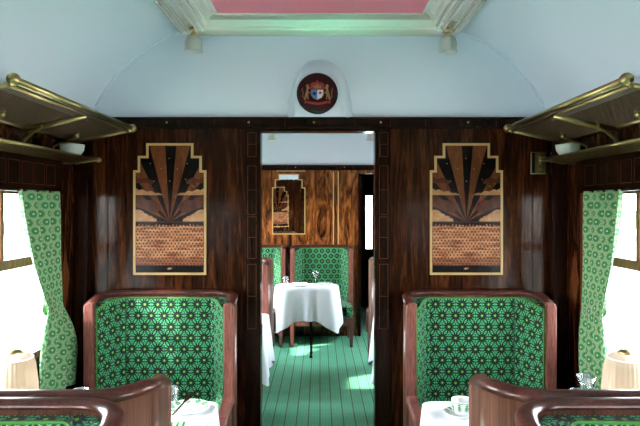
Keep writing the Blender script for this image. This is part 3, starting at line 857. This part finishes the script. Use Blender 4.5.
            m.build('arm', M['mahogany'], root, bevel=.003)
            side = [(D+.0, .16), (D, .60), (.34, .565), (.47, .555), (.525, .50), (.535, .335), (.52, .24), (D, .22)]
            s2 = MB().prism([(y, z) for y, z in side[1:]], *sorted((q*(hw-.012), q*(hw-.035))), axis='x'); s2.build('side_panel', M['shell'], root)
            s3 = MB(); xx = sorted((q*(hw-.036), q*(hw-.060)))
            s3.prism([(D, .45), (D, .575), (.34, .558), (.47, .548), (.515, .50), (.525, .45)], *xx, axis='x', uvside=True); s3.build('arm_pad', M['seat'], root, bevel=.004)
    return root
G = 'winged armchairs of the dining saloon'
seat = make_seat('green patterned winged armchair facing the camera, left of the doorway')
seat['group'] = G; seat.location = (-.842, P1-.012, 0); seat.rotation_euler = (0, 0, PI)
def put(x, y, back, label): return dup(seat, (x, y, 0), 0 if back else PI, label, G)
put(.843, P1-.012, False, 'green patterned winged armchair facing the camera, right of the doorway')
put(-.84, 1.42, True, 'winged armchair seen from behind at bottom left, its curved walnut shell rising to the wing')
put(.84, 1.42, True, 'winged armchair seen from behind at bottom right, its curved walnut shell rising to the wing')
put(-.84, 1.405, False, 'nearest armchair in the bottom left corner, only its rim and a strip of green showing')
put(.84, 1.405, False, 'nearest armchair in the bottom right corner, only its rim and a strip of green showing')
put(-.84, P1+.085, True, 'armchair behind the partition on the left, seen only in the far mirror')
put(-.84, 5.10, False, 'armchair at the left edge of the doorway view, facing the camera')
put(.86, 5.10, False, 'armchair at the right edge of the doorway view, its post catching the light')
put(-.84, 5.12, True, 'armchair facing away beyond the left edge of the doorway view, turned to the far wall')
put(.86, 5.12, True, 'armchair facing away beyond the right edge of the doorway view')
put(-.80, P2-.012, False, 'armchair against the far wall left of the white table, partly cut off by the doorway')
ctr = make_seat('green armless winged chair against the far wall behind the white clothed table', 'chair', False, .37, 'wing_chair')
ctr.location = (.02, P2-.012, 0); ctr.rotation_euler = (0, 0, PI)

# ------------------------------------------------------------------ tables
def table(x0, x1, y0, y1, label, drop=.33, rad=.05, tz=.745, legs=None, corner=.10):
    cx, cy = (x0+x1)/2, (y0+y1)/2; hx, hy = (x1-x0)/2, (y1-y0)/2
    r = empty('dining_table', (cx, cy, 0), 0, 'dining table under a white cloth, ' + label, 'table', 'dining tables')
    rp_ = []
    for sx, sy, a0 in ((1, 1, 0), (-1, 1, PI/2), (-1, -1, PI), (1, -1, 1.5*PI)):
        for k in range(7): a = a0+PI/2*k/6; rp_.append((sx*(hx-.01-rad)+(rad)*math.cos(a), sy*(hy-.01-rad)+rad*math.sin(a)))
    MB().prism(rp_, tz-.028, tz-.003).build('tabletop', M['rosewood'], r, bevel=.003)
    s = 1 if cx > 0 else -1
    for lx, ly in legs or [(sx*(hx-.07), sy*(hy-.07)) for sx in (-1, 1) for sy in (-1, 1)]:
            MB().lathe([(.014, .0), (.019, .012), (.010, .03), (.012, .2), (.017, .45), (.020, tz-.06), (.02, tz-.028)], (lx, ly, 0), 12).build('leg', M['rosewood_dark'], r)
    c = empty('tablecloth', (cx, cy, tz), 0, 'white linen tablecloth hanging in folds, ' + label, 'tablecloth', 'white tablecloths')
    per = []; n = 7
    hx2, hy2 = hx+.004, hy+.004
    corners = ((1, 1, 0), (-1, 1, PI/2), (-1, -1, PI), (1, -1, 1.5*PI))
    for sx, sy, a0 in corners:
        for k in range(n+1):
            a = a0+PI/2*k/n; per.append((sx*(hx2-rad)+rad*math.cos(a), sy*(hy2-rad)+rad*math.sin(a), math.cos(a), math.sin(a), 1-abs(2*k/n-1)))
        # straight run to next corner
        i = corners.index((sx, sy, a0)); nx, ny, na = corners[(i+1) % 4]; a = a0+PI/2
        p0 = (sx*(hx2-rad)+rad*math.cos(a), sy*(hy2-rad)+rad*math.sin(a)); p1 = (nx*(hx2-rad)+rad*math.cos(na), ny*(hy2-rad)+rad*math.sin(na))
        m = 16
        for k in range(1, m): f = k/m; per.append((p0[0]+(p1[0]-p0[0])*f, p0[1]+(p1[1]-p0[1])*f, math.cos(a), math.sin(a), 0))
    mb = MB(); N = len(per)
    cw = []
    for k in range(N):
        v = 0
        for j in range(-6, 7): v = max(v, per[(k+j) % N][4]*(1-abs(j)/7))
        cw.append(v)
    rows = [[mb.pt((p[0]-p[2]*.004, p[1]-p[3]*.004, .004)) for p in per]]; Z = 12
    top = mb.face(rows[0])
    for q in range(Z+1):
        f = q/Z; row = []
        for k, p in enumerate(per):
            dz = drop+corner*cw[k]**1.5
            rip = (.5+.5*math.sin(k*.75+cx*3))*(.030)*f**.8 + .014*math.sin(k*1.31+2)*f + .045*cw[k]*f
            o = .003+max(0, rip)
            row.append(mb.pt((p[0]+p[2]*o, p[1]+p[3]*o, -dz*f-(.0 if q else -.001))))
        rows.append(row)
    for a, b in zip(rows, rows[1:]):
        for k in range(N): mb.face((a[k], a[(k+1) % N], b[(k+1) % N], b[k]), None, True)
    mb.build('linen', M['cloth'], c, recalc=False)
    return r
table(-1.29, -.445, 2.07, 2.44, 'by the left window of the near saloon')
table(.445, 1.29, 2.07, 2.44, 'by the right window of the near saloon')
table(-1.29, -.405, 3.98, 4.42, 'just inside the next saloon on the left')
table(.425, 1.29, 3.98, 4.42, 'just inside the next saloon on the right')
table(-.47, .19, 5.82, 6.17, 'in the middle of the doorway view', .34, rad=.14, corner=.16, legs=[(.045, -.09), (.045, .09)])
TZ = .7505

# ------------------------------------------------------------------ table lamps
def table_lamp(x, y, side):
    l = empty('table_lamp', (x, y, TZ), 0, 'small table lamp with a pleated cream shade at the %s window' % side, 'table lamp', 'pleated table lamps')
    MB().lathe([(.045, 0), (.045, .006), (.030, .012), (.010, .022), (.008, .05), (.014, .058), (.008, .066), (.007, .10)], seg=20).build('base', M['brass'], l)
    mb = MB(); mb.lathe([(.090, .085), (.087, .15), (.078, .225), (.070, .252), (.050, .268), (.030, .272)], seg=96, caps=False, wob=lambda a, z: 1+.03*math.cos(32*a)); mb.build('lamp_shade', M['shade'], l, recalc=False)
    MB().tube([(0, 0, .10), (0, 0, .272)], .003, 6).build('stem', M['brass'], l)
    MB().lathe([(.030, .268), (.031, .275), (.026, .283), (.012, .286), (.005, .290)], seg=16).build('finial_cap', M['rack'], l)
    for z, rr in ((.085, .0905), (.252, .071)):
        MB().tube([(rr*math.cos(2*PI*k/32), rr*math.sin(2*PI*k/32), z) for k in range(32)], .0025, 6, closed=True).build('shade_braid', M['cloth'], l)
    b = bpy.data.lights.new('bulb', 'POINT'); b.energy = .7; b.color = (1, .78, .55); b.shadow_soft_size = .02
    bo = bpy.data.objects.new('bulb_light', b); COL.objects.link(bo); bo.parent = l; bo.location = (0, 0, .16)
table_lamp(-1.205, 2.20, 'left'); table_lamp(1.205, 2.20, 'right')

# ------------------------------------------------------------------ tableware
def ring_motif(mb, r, z, n, rad=.008):
    for k in range(n):
        a = 2*PI*k/n; cx, cy = r*math.cos(a), r*math.sin(a)
        for j in range(5):
            b = 2*PI*j/5+a; p = (cx+rad*.6*math.cos(b), cy+rad*.6*math.sin(b))
            q = [(p[0]+rad*.42*math.cos(t), p[1]+rad*.42*math.sin(t)) for t in [2*PI*i/6 for i in range(6)]]
            mb.face([mb.pt((*v, z)) for v in q])
def plate(x, y, rad, label, z=TZ):
    p = empty('plate', (x, y, z), 0, label, 'plate')
    MB().lathe([(.001, .0), (rad*.55, .0), (rad*.62, .004), (rad*.98, .015), (rad, .016), (rad*.97, .018), (rad*.62, .008), (.001, .006)], seg=36, caps=False).build('dish', M['china'], p)
    m = MB(); 
    N = 10
    for k in range(N):
        a = 2*PI*k/N
        for j in range(5):
            b = 2*PI*j/5; rr = rad*.80; cx, cy = rr*math.cos(a), rr*math.sin(a)
            q = [(cx+.008*math.cos(b)+.006*math.cos(t), cy+.008*math.sin(b)+.006*math.sin(t)) for t in [2*PI*i/6 for i in range(6)]]
            m.face([m.pt((u, v, .0088+(math.hypot(u, v)-rad*.62)/(rad*.36)*.0095+.0008)) for u, v in q])
    m.build('green_rim_pattern', M['greenline'], p, recalc=False)
    return p
def napkin(x, y, rz, label, z=TZ, pattern=True, s=.07):
    n = empty('napkin', (x, y, z), rz, label, 'napkin')
    m = MB(); A = []
    for zz, k in ((0, 1), (.012, .96), (.020, .85)):
        A.append([m.pt((a*s*k, b*s*.8*k, zz)) for a, b in ((-1, -1), (1, -1), (1, 1), (-1, 1))])
    for a, b in zip(A, A[1:]):
        for i in range(4): m.face((a[i], a[(i+1) % 4], b[(i+1) % 4], b[i]))
    m.face(A[-1]); m.face(A[0][::-1]); m.build('folded_linen', M['cloth'], n, bevel=.003)
    if pattern:
        g = MB()
        for k in range(5): g.box(-s*.7+k*s*.32-.004, -s*.7+k*s*.32+.006, -s*.45, s*.45, .0201, .0208)
        g.build('green_embroidery', M['greenline'], n)
    return n
def tumbler(x, y, h, r0, r1, label, z=TZ, group='drinking glasses'):
    g = MB().lathe([(r0*.9, 0), (r0, .004), (r0+(r1-r0)*.6, h*.6), (r1, h), (r1-.002, h), (r0+(r1-r0)*.6-.002, h*.6), (r0-.003, .010), (.002, .008)], seg=24).build('drinking_glass', M['glass'])
    g.location = (x, y, z); tag(g, label, 'glass', group); return g
def wineglass(x, y, h, label, z=TZ):
    g = MB().lathe([(.030, 0), (.030, .002), (.005, .008), (.004, h*.45), (.018, h*.52), (.032, h*.7), (.034, h*.85), (.031, h), (.029, h), (.031, h*.85), (.029, h*.7), (.014, h*.54), (.002, h*.5)], seg=24).build('wine_glass', M['glass'])
    g.location = (x, y, z); tag(g, label, 'glass', 'drinking glasses'); return g
def cutlery(kind, x, y, rz, label, z=TZ, tilt=0):
    o = empty(kind, (x, y, z), rz, label, kind); o.rotation_euler = (tilt, 0, rz)
    m = MB(); m.box(-.005, .005, -.085, .0, 0, .003); m.build('handle', M['chrome'], o, bevel=.001)
    m = MB()
    if kind == 'fork':
        m.prism([(-.004, 0), (.004, 0), (.011, .03), (.011, .045), (-.011, .045), (-.011, .03)], 0, .003, axis='z')
        for k in range(4): m.box(-.011+k*.0063, -.011+k*.0063+.003, .045, .085, 0, .003)
        m.build('tines', M['chrome'], o)
    else:
        m.prism([(-.005, 0), (.005, 0), (.010, .02), (.010, .09), (-.002, .11), (-.005, .10)], 0, .002, axis='z'); m.build('blade', M['chrome'], o)
    return o
# left table
plate(-.545, 2.33, .088, 'green rimmed white plate on the left table, under the fork')
cutlery('fork', -.565, 2.315, math.radians(-18), 'silver fork resting tilted on the plate of the left table', TZ+.032, math.radians(14))
napkin(-.56, 2.12, .1, 'folded napkin with green pattern at the aisle end of the left table')
tumbler(-.625, 2.36, .085, .024, .030, 'clear tumbler beside the plate on the left table, near the wing edge')
tumbler(-.655, 2.26, .13, .026, .033, 'tall clear glass on the left table half behind the curved shell')
tumbler(-1.085, 2.28, .085, .028, .034, 'clear tumbler next to the left window lamp, nearer the curtain')
tumbler(-1.005, 2.35, .080, .028, .034, 'clear tumbler on the left table, right of the other beside the lamp')
# right table
cs = empty('saucer', (.572, 2.27, TZ), 0, 'green patterned saucer under the cup on the right table', 'saucer')
MB().lathe([(.001, 0), (.036, 0), (.042, .004), (.068, .014), (.070, .015), (.066, .017), (.040, .008), (.001, .006)], seg=36, caps=False).build('dish', M['china'], cs)
m = MB()
for k in range(14):
    a = 2*PI*k/14; c_ = [(math.cos(a+d)*rr, math.sin(a+d)*rr, .0095+(rr-.042)/.024*.0085) for rr, d in ((.046, -.08), (.046, .08), (.064, .11), (.064, -.11))]; m.face([m.pt(v) for v in c_])
m.build('green_rim_pattern', M['greenline'], cs, recalc=False)
cup = empty('teacup', (.577, 2.27, TZ+.0065), 0, 'white teacup with green palm-like pattern on its saucer, right table', 'cup')
MB().lathe([(.020, 0), (.024, .002), (.036, .010), (.042, .028), (.044, .060), (.042, .060), (.039, .028), (.030, .012), (.001, .010)], seg=36).build('bowl', M['china'], cup)
m = MB()
def on_cup(a, z): r_ = .0445 if z > .045 else .0438 if z > .03 else .0405+(z-.015)*.22; return (r_*math.cos(a), r_*math.sin(a), z)
for k in range(9):
    a = 2*PI*k/9; w_ = .045
    m.face([m.pt(on_cup(a+d, z)) for d, z in ((-w_*.5, .018), (w_*.5, .018), (w_*.5, .046), (-w_*.5, .046))])
    for d0, z0, d1, z1 in ((0, .040, .20, .034), (0, .034, .20, .028), (0, .028, .16, .022), (0, .046, .2, .044)):
        for q in (-1, 1): m.face([m.pt(on_cup(a+q*d, z)) for d, z in ((d0, z0), (d0, z0+.005), (d1, z1+.003), (d1, z1))])
for k in range(36):
    a = 2*PI*k/36; m.face([m.pt(on_cup(a+d, z)) for d, z in ((0, .052), (.17, .052), (.17, .055), (0, .055))])
m.build('green_pattern', M['greenline'], cup, recalc=False)
MB().tube([(.042+.0, 0, .048), (.058, 0, .050), (.066, 0, .038), (.060, 0, .024), (.040, 0, .020)], .0035, 8).build('handle', M['china'], cup)
tumbler(1.075, 2.33, .082, .030, .037, 'low clear tumbler left of the group of glasses on the right table')
tumbler(1.135, 2.39, .125, .020, .040, 'flared clear glass in the middle of the group on the right table')
tumbler(1.175, 2.31, .085, .026, .031, 'clear tumbler nearest the lamp on the right table')
# far table
plate(-.21, 5.93, .10, 'white plate under a napkin on the far table')
napkin(-.21, 5.93, .1, 'plump folded white napkin on the plate of the far table', TZ+.014, False, .085)
plate(.05, 6.04, .09, 'white plate at the right end of the far table')
tumbler(-.37, 6.02, .09, .026, .032, 'clear tumbler at the left end of the far table')
wineglass(-.05, 6.08, .15, 'stemmed glass in the middle of the far table')
